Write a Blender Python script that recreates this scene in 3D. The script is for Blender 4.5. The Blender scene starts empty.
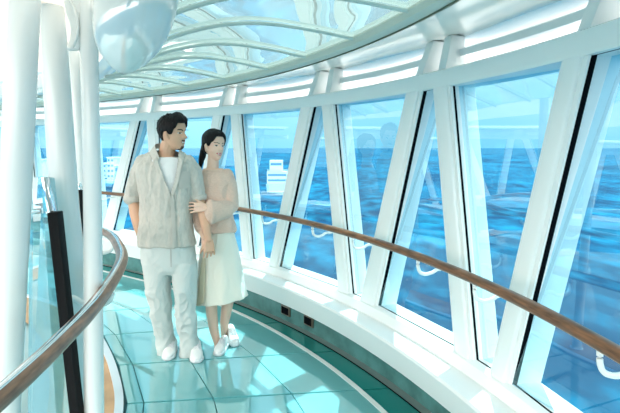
import bpy, bmesh, math, random
from mathutils import Vector, Matrix, noise
from mathutils.bvhtree import BVHTree
random.seed(7)
C = bpy.context.scene.collection
F, EY, CX, CY = 520.0, 1.535, 310.0, 148.0     # focal length in pixels, eye height, principal point

# ------------------------------------------------------------------ helpers
def P(px, py, d):                                # photo pixel at a distance -> point in the place
    return Vector(((px - CX) * d / F, d, EY - (py - CY) * d / F))

def G(px, py, z=0.0):                            # photo pixel on a horizontal plane of height z
    d = F * (EY - z) / (py - CY)
    return Vector(((px - CX) * d / F, d, z))

def obj(name, bm, mat=None, parent=None, smooth=True, angle=40):
    me = bpy.data.meshes.new(name)
    bmesh.ops.recalc_face_normals(bm, faces=bm.faces[:])
    bm.to_mesh(me); bm.free()
    return mobj(name, me, mat, parent, smooth, angle)

def mobj(name, me, mat=None, parent=None, smooth=True, angle=40):
    o = bpy.data.objects.new(name, me); C.objects.link(o)
    if mat is not None:
        for m in (mat if isinstance(mat, (list, tuple)) else [mat]): me.materials.append(m)
    if parent is not None: o.parent = parent
    if smooth:
        me.shade_smooth()
        if angle < 180: me.set_sharp_from_angle(angle=math.radians(angle))
    return o

def tag(o, label, cat, group=None):
    o['label'] = label; o['category'] = cat
    if group: o['group'] = group
    return o

def struct(o):
    o['kind'] = 'structure'; return o

def empty(name, loc=(0, 0, 0)):
    o = bpy.data.objects.new(name, None); C.objects.link(o); o.location = loc
    o.empty_display_size = .1
    return o

def add_hull(bm, quads_a, quads_b):
    """prism between two equally long point loops"""
    a = [bm.verts.new(p) for p in quads_a]; b = [bm.verts.new(p) for p in quads_b]
    n = len(a)
    bm.faces.new(a[::-1]); bm.faces.new(b)
    for i in range(n): bm.faces.new((a[i], a[(i+1) % n], b[(i+1) % n], b[i]))

def add_box(bm, c, sx, sy, sz, rot=None):
    M = rot or Matrix.Identity(3)
    pts = [[c + M @ Vector((x*sx/2, y*sy/2, z*sz/2)) for x, y in ((-1,-1),(1,-1),(1,1),(-1,1))] for z in (-1, 1)]
    add_hull(bm, pts[0], pts[1])

def bevel(bm, w, seg=2):
    bmesh.ops.recalc_face_normals(bm, faces=bm.faces[:])
    es = [e for e in bm.edges if len(e.link_faces) == 2 and e.calc_face_angle(0) > .5]
    bmesh.ops.bevel(bm, geom=es, offset=w, segments=seg, affect='EDGES', profile=.5)

def add_tube(bm, path, n=16, hint=Vector((1, 0, 0)), axis=None, cap=True, power=2.0):
    """path: (centre, rx, ry) rings; closed ends are rounded"""
    path = [(Vector(c), rx, ry) for c, rx, ry in path]
    if cap:
        def endcaps(p0, p1):
            d = (p0[0] - p1[0]).normalized() if axis is None else (axis if (p0[0]-p1[0]).dot(axis) > 0 else -axis)
            r = min(p0[1], p0[2]); out = []
            for a in (30, 58, 80):
                s = math.sin(math.radians(a)); c = math.cos(math.radians(a))
                out.append((p0[0] + d * r * s * .8, p0[1] * c, p0[2] * c))
            return out
        path = endcaps(path[0], path[1])[::-1] + path + endcaps(path[-1], path[-2])
    rings = []
    for i, (c, rx, ry) in enumerate(path):
        if axis is not None: t = axis
        else:
            a = path[max(i-1, 0)][0]; b = path[min(i+1, len(path)-1)][0]; t = (b - a).normalized()
        x = hint - t * hint.dot(t)
        if x.length < 1e-3: x = Vector((0, 1, 0)) - t * t.y
        x.normalize(); y = t.cross(x)
        rg = []
        for k in range(n):
            a = 2 * math.pi * k / n; ca, sa = math.cos(a), math.sin(a)
            if power != 2.0:
                ca = math.copysign(abs(ca) ** (2 / power), ca); sa = math.copysign(abs(sa) ** (2 / power), sa)
            rg.append(bm.verts.new(c + x * rx * ca + y * ry * sa))
        rings.append(rg)
    for a, b in zip(rings, rings[1:]):
        for k in range(n): bm.faces.new((a[k], a[(k+1) % n], b[(k+1) % n], b[k]))
    bm.faces.new(rings[0][::-1]); bm.faces.new(rings[-1])

def spline(pts, m=8):
    """Catmull-Rom through tuples / vectors"""
    pts = [tuple(p) for p in pts]; out = []
    q = [tuple(2*a-b for a, b in zip(pts[0], pts[1]))] + pts + [tuple(2*a-b for a, b in zip(pts[-1], pts[-2]))]
    for i in range(1, len(q) - 2):
        for k in range(m):
            t = k / m
            out.append(tuple(.5 * (2*b + (c-a)*t + (2*a-5*b+4*c-d)*t*t + (3*b-a-3*c+d)*t**3)
                             for a, b, c, d in zip(q[i-1], q[i], q[i+1], q[i+2])))
    out.append(pts[-1]); return out

def wire(bm, pts, r, n=12, m=6, hint=Vector((0, 0, 1)), ry=None):
    add_tube(bm, [(Vector(p), r, ry or r) for p in spline(pts, m)], n=n, hint=hint)

def evald(bm, mods):
    """run modifiers on a bmesh, return a mesh"""
    me = bpy.data.meshes.new('t'); bmesh.ops.recalc_face_normals(bm, faces=bm.faces[:]); bm.to_mesh(me); bm.free()
    o = bpy.data.objects.new('t', me); C.objects.link(o)
    for typ, kw in mods:
        md = o.modifiers.new(typ, typ)
        for k, v in kw.items(): setattr(md, k, v)
    dg = bpy.context.evaluated_depsgraph_get(); dg.update()
    out = bpy.data.meshes.new_from_object(o.evaluated_get(dg))
    bpy.data.objects.remove(o); bpy.data.meshes.remove(me)
    return out

def blend(bm, vox, it=4, fac=.5):
    return evald(bm, [('REMESH', dict(mode='VOXEL', voxel_size=vox)), ('SMOOTH', dict(factor=fac, iterations=it))])

def displace(me, fn):
    me.update()
    ns = [v.normal.copy() for v in me.vertices]
    for v, nn in zip(me.vertices, ns): v.co += nn * fn(v.co)
    me.update()

# ------------------------------------------------------------------ materials
def mat(name, col, rough=.5, metal=0, spec=.5, noise_amt=0, scale=20, bump=0, bscale=60, sheen=0, coat=0, sss=0, stretch=None, col2=None, bdist=.01):
    m = bpy.data.materials.new(name); m.use_nodes = True
    nt = m.node_tree; b = nt.nodes['Principled BSDF']
    b.inputs['Base Color'].default_value = (*col, 1); b.inputs['Roughness'].default_value = rough
    b.inputs['Metallic'].default_value = metal; b.inputs['Specular IOR Level'].default_value = spec
    b.inputs['Coat Weight'].default_value = coat; b.inputs['Sheen Weight'].default_value = sheen
    if sss:
        b.inputs['Subsurface Weight'].default_value = sss; b.inputs['Subsurface Radius'].default_value = (.01, .004, .002)
    tc = nt.nodes.new('ShaderNodeTexCoord'); src = tc.outputs['Object']
    if stretch:
        mp = nt.nodes.new('ShaderNodeMapping'); mp.inputs['Scale'].default_value = stretch
        nt.links.new(src, mp.inputs['Vector']); src = mp.outputs['Vector']
    if noise_amt or col2:
        nz = nt.nodes.new('ShaderNodeTexNoise'); nz.inputs['Scale'].default_value = scale; nz.inputs['Detail'].default_value = 5
        nt.links.new(src, nz.inputs['Vector'])
        mx = nt.nodes.new('ShaderNodeMix'); mx.data_type = 'RGBA'
        c2 = col2 or tuple(max(0, c * (1 - noise_amt)) for c in col)
        mx.inputs['A'].default_value = (*col, 1); mx.inputs['B'].default_value = (*c2, 1)
        cr = nt.nodes.new('ShaderNodeValToRGB'); cr.color_ramp.elements[0].position = .35; cr.color_ramp.elements[1].position = .65
        nt.links.new(nz.outputs['Fac'], cr.inputs['Fac']); nt.links.new(cr.outputs['Color'], mx.inputs['Factor'])
        nt.links.new(mx.outputs['Result'], b.inputs['Base Color'])
    if bump:
        n2 = nt.nodes.new('ShaderNodeTexNoise'); n2.inputs['Scale'].default_value = bscale; n2.inputs['Detail'].default_value = 3
        nt.links.new(src, n2.inputs['Vector'])
        bp = nt.nodes.new('ShaderNodeBump'); bp.inputs['Strength'].default_value = bump; bp.inputs['Distance'].default_value = bdist
        nt.links.new(n2.outputs['Fac'], bp.inputs['Height']); nt.links.new(bp.outputs['Normal'], b.inputs['Normal'])
    return m

def glass_mat(name, tint, refl_add=.06, ior=1.45, gloss_col=(1, 1, 1), rough=0.0, bump=0, bscale=2.0, under=None, under_fac=0):
    """see-through tinted sheet with a clear reflection on top"""
    m = bpy.data.materials.new(name); m.use_nodes = True; nt = m.node_tree
    for n in list(nt.nodes): nt.nodes.remove(n)
    out = nt.nodes.new('ShaderNodeOutputMaterial')
    tr = nt.nodes.new('ShaderNodeBsdfTransparent'); tr.inputs['Color'].default_value = (*tint, 1)
    base = tr.outputs[0]
    if under:
        df = nt.nodes.new('ShaderNodeBsdfDiffuse'); df.inputs['Color'].default_value = (*under, 1)
        tl = nt.nodes.new('ShaderNodeBsdfTranslucent'); tl.inputs['Color'].default_value = (*under, 1)
        mm = nt.nodes.new('ShaderNodeMixShader'); mm.inputs[0].default_value = .5
        nt.links.new(df.outputs[0], mm.inputs[1]); nt.links.new(tl.outputs[0], mm.inputs[2])
        m2 = nt.nodes.new('ShaderNodeMixShader'); m2.inputs[0].default_value = under_fac
        nt.links.new(base, m2.inputs[1]); nt.links.new(mm.outputs[0], m2.inputs[2]); base = m2.outputs[0]
    gl = nt.nodes.new('ShaderNodeBsdfGlossy'); gl.inputs['Color'].default_value = (*gloss_col, 1); gl.inputs['Roughness'].default_value = rough
    fr = nt.nodes.new('ShaderNodeLayerWeight'); fr.inputs['Blend'].default_value = .5
    f0 = ((ior - 1) / (ior + 1)) ** 2 + refl_add
    pw = nt.nodes.new('ShaderNodeMath'); pw.operation = 'POWER'; pw.inputs[1].default_value = 4.5; nt.links.new(fr.outputs['Facing'], pw.inputs[0])
    ad = nt.nodes.new('ShaderNodeMath'); ad.operation = 'MULTIPLY_ADD'; ad.use_clamp = True; ad.inputs[1].default_value = (1 - f0) * .8; ad.inputs[2].default_value = f0
    nt.links.new(pw.outputs[0], ad.inputs[0])
    mx = nt.nodes.new('ShaderNodeMixShader'); nt.links.new(ad.outputs[0], mx.inputs[0])
    nt.links.new(base, mx.inputs[1]); nt.links.new(gl.outputs[0], mx.inputs[2]); nt.links.new(mx.outputs[0], out.inputs['Surface'])
    if bump:
        tc = nt.nodes.new('ShaderNodeTexCoord'); nz = nt.nodes.new('ShaderNodeTexNoise'); nz.inputs['Scale'].default_value = bscale
        nz.inputs['Detail'].default_value = 1; nt.links.new(tc.outputs['Object'], nz.inputs['Vector'])
        bp = nt.nodes.new('ShaderNodeBump'); bp.inputs['Strength'].default_value = bump; bp.inputs['Distance'].default_value = .1
        nt.links.new(nz.outputs['Fac'], bp.inputs['Height'])
        nt.links.new(bp.outputs['Normal'], gl.inputs['Normal'])
    return m

M_white = mat('white_paint', (.87, .885, .87), .32, spec=.5)
M_soffit = mat('gloss_white', (.90, .91, .88), .12, spec=.6, coat=.3)
M_sill = mat('sill_white', (.86, .87, .86), .35)
M_rim = mat('rim_beige', (.62, .64, .56), .4)
M_rib = mat('rib_grey', (.62, .68, .64), .35)
M_black = mat('black_gasket', (.003, .004, .006), .85, spec=.05)
M_dark = mat('recess_teal', (.10, .27, .26), .15, noise_amt=.4, scale=6)
M_base = mat('floor_bed', (.03, .12, .14), .5)
M_frost = None
M_wood = mat('rail_wood', (.27, .115, .05), .38, spec=.3, noise_amt=.6, scale=9, coat=.2, stretch=(1.2, 1.2, 14))
M_woodl = mat('rail_wood_pale', (.27, .13, .07), .3, spec=.4, noise_amt=.6, scale=9, coat=.22, stretch=(1.2, 1.2, 14))
M_chrome = mat('chrome', (.8, .83, .85), .08, metal=1)
M_tan = mat('tan_deck', (.62, .38, .2), .45, noise_amt=.25, scale=5)
M_curb = mat('curb_grey', (.62, .72, .78), .3)
M_glass = glass_mat('window_glass', (.47, .76, .86), .15, 1.42, gloss_col=(.62, .90, 1), bump=.02, bscale=1.2)
M_bal = glass_mat('balustrade_glass', (.50, .80, .86), .10, 1.45, under=(.40, .68, .74), under_fac=.25)
M_ceil = glass_mat('ceiling_glass', (.5, .78, .82), .42, 1.5, gloss_col=(.86, .93, .92), rough=.02, bump=.12, bscale=1.6, under=(.27, .37, .36), under_fac=.9)
M_pod = glass_mat('pod_gloss', (.9, .95, .95), .12, 1.45, rough=.08, bump=.15, bscale=2.0, under=(.84, .92, .92), under_fac=1.0)

def floor_mat(name, col, add, rough=.02):
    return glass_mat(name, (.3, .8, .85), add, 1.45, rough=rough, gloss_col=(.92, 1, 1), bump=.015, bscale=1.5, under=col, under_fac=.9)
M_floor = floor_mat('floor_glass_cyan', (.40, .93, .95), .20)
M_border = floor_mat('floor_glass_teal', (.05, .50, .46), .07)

def frosted(name, col):
    m = bpy.data.materials.new(name); m.use_nodes = True; nt = m.node_tree
    for n in list(nt.nodes): nt.nodes.remove(n)
    out = nt.nodes.new('ShaderNodeOutputMaterial')
    tl = nt.nodes.new('ShaderNodeBsdfTranslucent'); tl.inputs['Color'].default_value = (*col, 1)
    df = nt.nodes.new('ShaderNodeBsdfDiffuse'); df.inputs['Color'].default_value = (*col, 1)
    mx = nt.nodes.new('ShaderNodeMixShader'); mx.inputs[0].default_value = .3
    nt.links.new(tl.outputs[0], mx.inputs[1]); nt.links.new(df.outputs[0], mx.inputs[2]); nt.links.new(mx.outputs[0], out.inputs['Surface'])
    return m
M_frost = frosted('frosted_panel', (.96, .95, .93)); M_fill = frosted('fill_skylight_panel', (.36, .335, .30))

# ------------------------------------------------------------------ the plan curve of the outer rail
KN = [0.2359, 0.2064, 0.1556, 0.1581, 0.1195, 0.0562, 0.0507, 0.0664]
def kappa(s):
    if s < 0: return .06
    if s > 9: return min(.34, .0664 + (s - 9) * .15)
    t = s / 9 * 7; i = min(int(t), 6); return KN[i] + (KN[i+1] - KN[i]) * (t - i)
DS = .01
TAB = {}
def _tab():
    x, y, h = .81762, .50289, -.11771
    TAB[0] = (x, y, h); n = 0
    for i in range(1, 2001):
        k = kappa((i - .5) * DS); h2 = h + k * DS; hm = (h + h2) / 2
        x -= math.sin(hm) * DS; y += math.cos(hm) * DS; h = h2; TAB[i] = (x, y, h)
    x, y, h = TAB[0]
    for i in range(-1, -401, -1):
        k = kappa((i + .5) * DS); h2 = h - k * DS; hm = (h + h2) / 2
        x += math.sin(hm) * DS; y -= math.cos(hm) * DS; h = h2; TAB[i] = (x, y, h)
_tab()
def W(s, n, z):
    t = s / DS; i = math.floor(t); f = t - i
    a, b = TAB[i], TAB[i+1]
    x, y, h = (a[k] + (b[k] - a[k]) * f for k in range(3))
    return Vector((x + math.cos(h) * n, y + math.sin(h) * n, z))
def proj(v): return CX + F * v.x / v.y, CY - F * (v.z - EY) / v.y
def s_at(px, n, z, lo=0.0, hi=10.0):
    for _ in range(50):
        m = (lo + hi) / 2; p = W(m, n, z)
        u = proj(p)[0] if p.y > .2 else 1e4
        if u > px: lo = m
        else: hi = m
    return (lo + hi) / 2
S0, S1 = -2.6, 16.5
def srange(a=S0, b=S1, step=.12):
    k = max(2, int((b - a) / step) + 1); return [a + (b - a) * i / (k - 1) for i in range(k)]
def add_sweep(bm, prof, a=S0, b=S1, step=.12, closed=True):
    ss = srange(a, b, step); rows = [[bm.verts.new(W(s, n, z)) for n, z in prof] for s in ss]
    m = len(prof)
    for r, q in zip(rows, rows[1:]):
        for k in range(m if closed else m - 1): bm.faces.new((r[k], r[(k+1) % m], q[(k+1) % m], q[k]))
    if closed: bm.faces.new(rows[0][::-1]); bm.faces.new(rows[-1])
def sweep(name, prof, material, parent=None, a=S0, b=S1, step=.12, closed=True, angle=40):
    bm = bmesh.new(); add_sweep(bm, prof, a, b, step, closed); return obj(name, bm, material, parent, True, angle)

# ------------------------------------------------------------------ outer wall
Z_LB, Z_WB, Z_WT, Z_LO, Z_LT = .391, .482, 1.859, 1.970, 2.156
wall = struct(sweep('wall_right', [(.212, .30), (.20, .40), (.205, .462), (.222, .476), (.36, .476), (.36, .05), (.27, .0), (.27, .25)], M_white))
header = sweep('header_beam', [(.215, 1.868), (.205, 1.88), (.205, 1.955), (.225, 1.966), (.40, 1.968), (.40, 1.868)], M_white, wall)
sill = struct(sweep('trim_1', [(.115, .218), (.050, .372), (.046, .385), (.052, .399), (.066, .404), (.215, .396), (.26, .30), (.26, .218)], M_sill))
sill['label'] = 'deep white window sill'
recess = struct(sweep('baseboard_right', [(.262, -.02), (.262, .25), (.285, .25), (.285, -.02)], M_dark))
soffit = struct(sweep('trim_2', [(.395, 2.158), (.36, 2.175), (.20, 2.156), (.0, 2.128), (-.215, 2.10), (-.215, 2.125), (.20, 2.19), (.40, 2.20), (.40, 2.158)], M_soffit, angle=60))
rim = struct(sweep('trim_3', [(-.205, 2.082), (-.235, 2.078), (-.262, 2.09), (-.272, 2.115), (-.262, 2.14), (-.21, 2.14)], M_rim))
bm = bmesh.new(); add_sweep(bm, [(-.203, 2.076), (-.217, 2.072), (-.217, 2.084), (-.203, 2.084)]); obj('shadow_gap', bm, mat('rim_line', (.16, .17, .12), .5), rim)

# mullions: pixel x at window bottom / top of the left and right edge in the photo
MU = [((565, 494), (594, 515)), ((436, 457), (454, 477.5)), ((408, 363), (425, 380)), ((323.7, 340), (336, 353.5)),
      ((302, 271), (315, 281)), ((232, 244), (242, 254)), ((214, 190), (224, 200)), ((148, 155), (158, 166)), ((131, 104), (140, 114.5))]
mul = []      # (s_right_bottom, s_right_top, s_left_bottom, s_left_top): right edge has the smaller s
for (lt, lb), (rt, rb) in MU:
    mul.append([s_at(rb, .25, Z_WB), s_at(rt, .25, Z_WT), s_at(lb, .25, Z_WB), s_at(lt, .25, Z_WT)])
print('MUL', [[round(v, 3) for v in m] for m in mul])
def gen(base, kind):
    return [base, base - .47, base + .16, base - .31] if kind == '/' else [base + .31, base + .53, base + .47, base + .69]
allm = [(m, '/\\'[i % 2]) for i, m in enumerate(mul)]
near = [([.83, 1.02, 1.0, 1.185], '\\')]
b0 = .55
while b0 > S0 + .5:
    near.append((gen(b0, '/'), '/')); near.append((gen(b0 - 1.28, '\\'), '\\')); b0 -= 1.28
far = [([7.62, 7.83, 7.79, 8.0], '\\')]
b0 = 8.75
while b0 < S1 - 1.2:
    far.append((gen(b0, '/'), '/')); far.append((gen(b0, '\\'), '\\')); b0 += 1.3
MULL = near[::-1] + allm + far                  # by growing s
Z0, Z1 = .462, 1.885
def edge(m, side, z):                           # s of a mullion edge at height z
    b, t = (m[0], m[1]) if side == 'r' else (m[2], m[3])
    return b + (t - b) * (z - Z_WB) / (Z_WT - Z_WB)
NI, NO = .212, .36
for m, k in MULL:
    bm = bmesh.new(); mm = m; m = [m[0] + .026, m[1] + .026, m[2] - .026, m[3] - .026]
    lo = [W(edge(m, 'r', Z0), NI, Z0), W(edge(m, 'r', Z0), NO, Z0), W(edge(m, 'l', Z0), NO, Z0), W(edge(m, 'l', Z0), NI, Z0)]
    hi = [W(edge(m, 'r', Z1), NI, Z1), W(edge(m, 'r', Z1), NO, Z1), W(edge(m, 'l', Z1), NO, Z1), W(edge(m, 'l', Z1), NI, Z1)]
    add_hull(bm, lo, hi); bevel(bm, .014, 3)
    obj('mullion', bm, M_white, wall); m = mm
    # the short post above the header
    bm = bmesh.new(); za, zb = 1.955, 2.165
    c = m[1]*.45 + m[3]*.55; g = (m[1] + m[3] - m[0] - m[2]) / 2 / 1.377
    ca, cb = c + g * (za - Z_WT), c + g * (zb - Z_WT) * .7; w = .034
    add_hull(bm, [W(ca-w, .24, za), W(ca-w, .38, za), W(ca+w, .38, za), W(ca+w, .24, za)],
             [W(cb-w, .30, zb), W(cb-w, .39, zb), W(cb+w, .39, zb), W(cb+w, .30, zb)])
    bevel(bm, .006); obj('clerestory_post', bm, M_white, wall)
    m.append((ca, cb))

def quad_ring(bm, q, a, b, d0, d1, nrm, wide=None):
    """picture-frame ring on the quad q, between inset a and inset b, from depth d0 to d1 along nrm"""
    c = sum(q, Vector()) / 4
    def inset(t):
        out = []
        for i in range(4):
            p, l, r = q[i], q[i-1], q[(i+1) % 4]
            u = (l - p).normalized(); v = (r - p).normalized(); s = max(.2, u.cross(v).length)
            # u runs along the edge before the corner, v along the edge after it
            tv = tu = t
            if wide and t == b:
                if i == 1: tu = wide          # edge 1-2 lies on v of corner 1
                if i == 2: tv = wide
            out.append(p + (u * tu + v * tv) / s)
        return out
    A, B = inset(a), inset(b)
    L = [[bm.verts.new(p + nrm * d) for p in X] for X in (A, B) for d in (d0, d1)]   # A0 A1 B0 B1
    for i in range(4):
        j = (i + 1) % 4
        bm.faces.new((L[0][i], L[0][j], L[2][j], L[2][i])); bm.faces.new((L[1][i], L[3][i], L[3][j], L[1][j]))
        bm.faces.new((L[2][i], L[2][j], L[3][j], L[3][i])); bm.faces.new((L[0][i], L[1][i], L[1][j], L[0][j]))
    return B
nw = 0
for (m, k), (m2, k2) in zip(MULL, MULL[1:]):
    nw += 1
    za, zb = Z_WB - .008, Z_WT + .012
    q = [W(edge(m, 'l', za), .245, za), W(edge(m2, 'r', za), .245, za), W(edge(m2, 'r', zb), .245, zb), W(edge(m, 'l', zb), .245, zb)]
    nrm = (q[1] - q[0]).cross(q[2] - q[0]).normalized()
    out = W((m[2] + m2[0]) / 2, 1, 1) - W((m[2] + m2[0]) / 2, 0, 1)
    if nrm.dot(out) < 0: nrm = -nrm
    bm = bmesh.new(); q1 = quad_ring(bm, q, -.034, -.002, -.018, .14, nrm); bevel(bm, .004)
    w = struct(obj('window_%d' % nw, bm, M_white))
    bm = bmesh.new(); q2 = quad_ring(bm, q1, -.004, .005, .0, .010, nrm)
    if k2 == '/':
        u1 = (q1[0] - q1[1]).normalized(); u2 = (q1[3] - q1[2]).normalized()
        e1, e2 = q1[1] - u1*.004, q1[2] - u2*.004
        add_hull(bm, [e1 + nrm*-.006, e1 + u1*.006 + nrm*-.006, e1 + u1*.010 + nrm*.014, e1 + nrm*.014],
                 [e2 + nrm*-.006, e2 + u2*.006 + nrm*-.006, e2 + u2*.010 + nrm*.014, e2 + nrm*.014])
    obj('gasket', bm, M_black, w)
    bm = bmesh.new()
    c0_ = sum(q2, Vector()) / 4; tg = (q[1] - q[0]); tg.z = 0; tg.normalize()
    qa = [p + nrm * (.064 - (p - c0_).dot(tg) * .125 + (p.z - c0_.z) * .018) for p in q2]; cc = sum(qa, Vector()) / 4
    f = bm.faces.new([bm.verts.new(cc + (p - cc) * 1.015) for p in qa])
    obj('glass_pane', bm, M_glass, w, smooth=False)
    # clerestory light above the bay
    (a0, a1), (c0, c1) = m[4], m2[4]
    bm = bmesh.new()
    add_hull(bm, [W(a0, .385, 1.962), W(a1, .392, 2.165), W(c1, .392, 2.165), W(c0, .385, 1.962)],
             [W(a0, .391, 1.962), W(a1, .398, 2.165), W(c1, .398, 2.165), W(c0, .391, 1.962)])
    obj('clerestory_panel', bm, M_frost, wall, smooth=False)
    if c0 - a0 > .35:
        bm = bmesh.new(); add_sweep(bm, [(.345, 2.046), (.345, 2.084), (.383, 2.10), (.383, 2.062)], a0, c0, .1); obj('louver_slat', bm, M_white, wall)

# ------------------------------------------------------------------ ceiling
CP = [(-.20, 2.12), (-.25, 2.126), (-.36, 2.138), (-.48, 2.152), (-.73, 2.166), (-.93, 2.148), (-1.11, 2.10), (-1.26, 2.04), (-1.40, 1.985)]
CPF = [tuple(p) for p in spline(CP, 4)]
bm = bmesh.new(); add_sweep(bm, CPF, S0, 12.0, .1, closed=False)
ceil = struct(obj('ceiling', bm, M_ceil, None, True, 180))
rs = [s_at(px, -.24, 2.10) for px in (414, 358, 310, 271, 228, 191)]
print('RIBS', [round(s, 2) for s in rs])
st = (rs[-1] - rs[0]) / 5
rs = [rs[0] - st * i for i in range(4, 0, -1)] + rs + [rs[-1] + st * i for i in range(1, 9)]
for s in rs:
    if s < S0 + .1 or s > 12: continue
    bm = bmesh.new()
    pts = [W(s, n, z - .012) for n, z in CPF[2:]]
    add_tube(bm, [(p, .010, .012) for p in pts], n=10, hint=Vector((0, 0, 1)))
    obj('ceiling_rib', bm, M_rib, ceil)
# the inner, upper ceiling over the lounge: a translucent panel added as soft fill
bm = bmesh.new()
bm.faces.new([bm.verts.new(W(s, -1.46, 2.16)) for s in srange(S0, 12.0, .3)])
fill_l = obj('fill_skylight', bm, M_fill, ceil, smooth=False)
bm = bmesh.new()
add_sweep(bm, [(-1.38, 1.985), (-1.42, 1.985), (-1.48, 2.02), (-1.50, 2.12)], S0, 12, .15, closed=False)
obj('inner_edge', bm, M_soffit, ceil)

# ------------------------------------------------------------------ outer handrail
hr = empty('handrail', W(3, 0, .98)); 
tag(hr, 'long curved dark wooden handrail running along the slanted windows', 'handrail')
def child(o, parent):
    o.parent = parent; o.matrix_parent_inverse = parent.matrix_world.inverted() if parent.type != 'EMPTY' else Matrix.Translation(-parent.location); return o
bm = bmesh.new(); add_tube(bm, [(W(s, 0, .98), .026, .021) for s in srange(S0 + .1, 12, .1)], n=16, hint=Vector((0, 0, 1)).cross(Vector((1, 0, 0))))
child(obj('rail', bm, M_wood), hr)
for m, k in MULL:
    z = .93; s = (edge(m, 'r', .93) + edge(m, 'l', .93)) / 2
    if not (-1.5 < s < 9.5): continue
    bm = bmesh.new()
    wire(bm, [W(s, 0, .965), W(s, .0, .925), W(s, .012, .898), W(s, .045, .886), W(s, .085, .892), W(s, .12, .905), W(s, .225, .905)], .009, n=10)
    child(obj('rail_bracket', bm, M_white), hr)

# ------------------------------------------------------------------ inner side: curb, rail, floor
IR = [(x, y) for x, y, z in (G(0, 395, .98), G(60, 340, .98), G(100, 297, .98), G(121, 262, .98), G(119, 246, .98), G(108, 233, .98))]
IR = [(-.86, -1.2), (-.74, -.4), (-.695, .4), (-.69, .85)] + IR + [(-1.62, 3.72), (-2.05, 4.02), (-2.6, 4.2), (-3.3, 4.2), (-4.0, 4.0)]
IRS = spline(IR, 10)
rail2 = empty('handrail', (IR[4][0], IR[4][1], .98))
tag(rail2, 'thick glossy brown handrail sweeping past the white columns on the left', 'handrail')
bm = bmesh.new(); add_tube(bm, [(Vector((x, y, .975)), .030, .024) for x, y in IRS], n=20, hint=Vector((1, 0, 0)))
child(obj('rail', bm, M_woodl), rail2)
bm = bmesh.new(); add_tube(bm, [(Vector((x, y, .9985)), .009, .004) for x, y in IRS], n=12, hint=Vector((1, 0, 0)))
child(obj('top_strip', bm, M_chrome), rail2)
def inner_nrm(i):
    a, b = IRS[max(i-1, 0)], IRS[min(i+1, len(IRS)-1)]
    t = Vector((b[0]-a[0], b[1]-a[1], 0)).normalized(); return Vector((-t.y, t.x, 0))
def near_i(y): return min(range(len(IRS)), key=lambda i: abs(IRS[i][1] - y) + (0 if i < 105 else 9))
for y in (1.0, 2.2, 3.25):
    i = near_i(y); p = Vector((*IRS[i], 0)); n = inner_nrm(i)
    bm = bmesh.new()
    wire(bm, [p + Vector((0, 0, .965)), p + Vector((0, 0, .91)), p + n*.03 + Vector((0, 0, .885)), p + n*.09 + Vector((0, 0, .885)), p + n*.15 + Vector((0, 0, .92))], .012, n=10)
    child(obj('rail_bracket', bm, M_white), rail2)

# glass floor: cross seams as in the photo, between the curb and the toe recess
CB = [(-.90, -1.4), (-.80, -.4), (-.76, .6), (-.80, 1.4), (-.90, 2.2)] + [tuple(G(a, b))[:2] for a, b in ((123, 413), (117.6, 371), (104.5, 341))] + [(-1.95, 4.6), (-2.4, 5.05), (-3.1, 5.5), (-4.2, 5.9), (-5.4, 6.1), (-6.6, 6.0)]
CBS = spline(CB, 12)
def at_curb(y0, slope):
    """curb point on the line y = y0 + slope * x"""
    return min(CBS, key=lambda p: abs(p[1] - y0 - slope * p[0]))
def at_edge(y0, slope):
    return min((W(s/50, .255, 0) for s in range(int(S0*50) + 5, 640)), key=lambda p: abs(p.y - y0 - slope * p.x))
seams = [(-1.2, 0), (-.6, .0), (0, .01), (.65, .02), (1.3, .04), (1.95, .06), (2.6, .09), (3.258, .125), (3.902, .178), (4.627, .226), (5.45, .29), (6.4, .37), (7.5, .47)]
SP = []
for y0, sl in seams:
    a = at_curb(y0, sl); b = at_edge(y0, sl); SP.append((Vector((a[0], a[1], 0)), Vector((b.x, b.y, 0))))
# beyond, follow the curb and the wall outwards
for i, s in enumerate((9.0, 9.8, 10.6, 11.4)):
    e = W(s, .255, 0); c = Vector((*CBS[min(len(CBS)-1, 122 + i*10)], 0)); SP.append((c, e))
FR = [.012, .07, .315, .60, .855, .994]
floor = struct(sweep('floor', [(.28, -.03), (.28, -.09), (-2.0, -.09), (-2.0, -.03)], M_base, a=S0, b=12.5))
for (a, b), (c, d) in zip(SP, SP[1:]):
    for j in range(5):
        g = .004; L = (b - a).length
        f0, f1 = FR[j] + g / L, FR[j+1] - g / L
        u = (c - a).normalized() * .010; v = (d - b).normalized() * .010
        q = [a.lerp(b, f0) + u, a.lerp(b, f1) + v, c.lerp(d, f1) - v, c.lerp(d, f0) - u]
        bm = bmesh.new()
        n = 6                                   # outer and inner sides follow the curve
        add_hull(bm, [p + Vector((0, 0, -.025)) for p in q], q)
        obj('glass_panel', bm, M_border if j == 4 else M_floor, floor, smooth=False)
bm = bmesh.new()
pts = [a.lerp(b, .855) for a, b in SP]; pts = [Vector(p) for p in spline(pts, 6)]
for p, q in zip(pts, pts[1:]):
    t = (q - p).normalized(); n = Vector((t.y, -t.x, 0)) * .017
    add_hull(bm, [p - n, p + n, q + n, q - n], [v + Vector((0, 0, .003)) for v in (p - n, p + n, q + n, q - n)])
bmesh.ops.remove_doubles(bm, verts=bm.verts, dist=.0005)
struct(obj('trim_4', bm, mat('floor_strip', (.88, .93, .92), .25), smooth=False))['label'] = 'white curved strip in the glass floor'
# dark channel along the toe of the sill
struct(sweep('trim_5', [(.20, .001), (.20, .006), (.205, .006), (.205, .001)], M_black))['label'] = 'black line along the floor edge'
struct(sweep('trim_7', [(.206, .0), (.206, .004), (.262, .006), (.262, .0)], mat('channel_grey', (.22, .27, .26), .3)))['label'] = 'grey channel under the sill'
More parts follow.
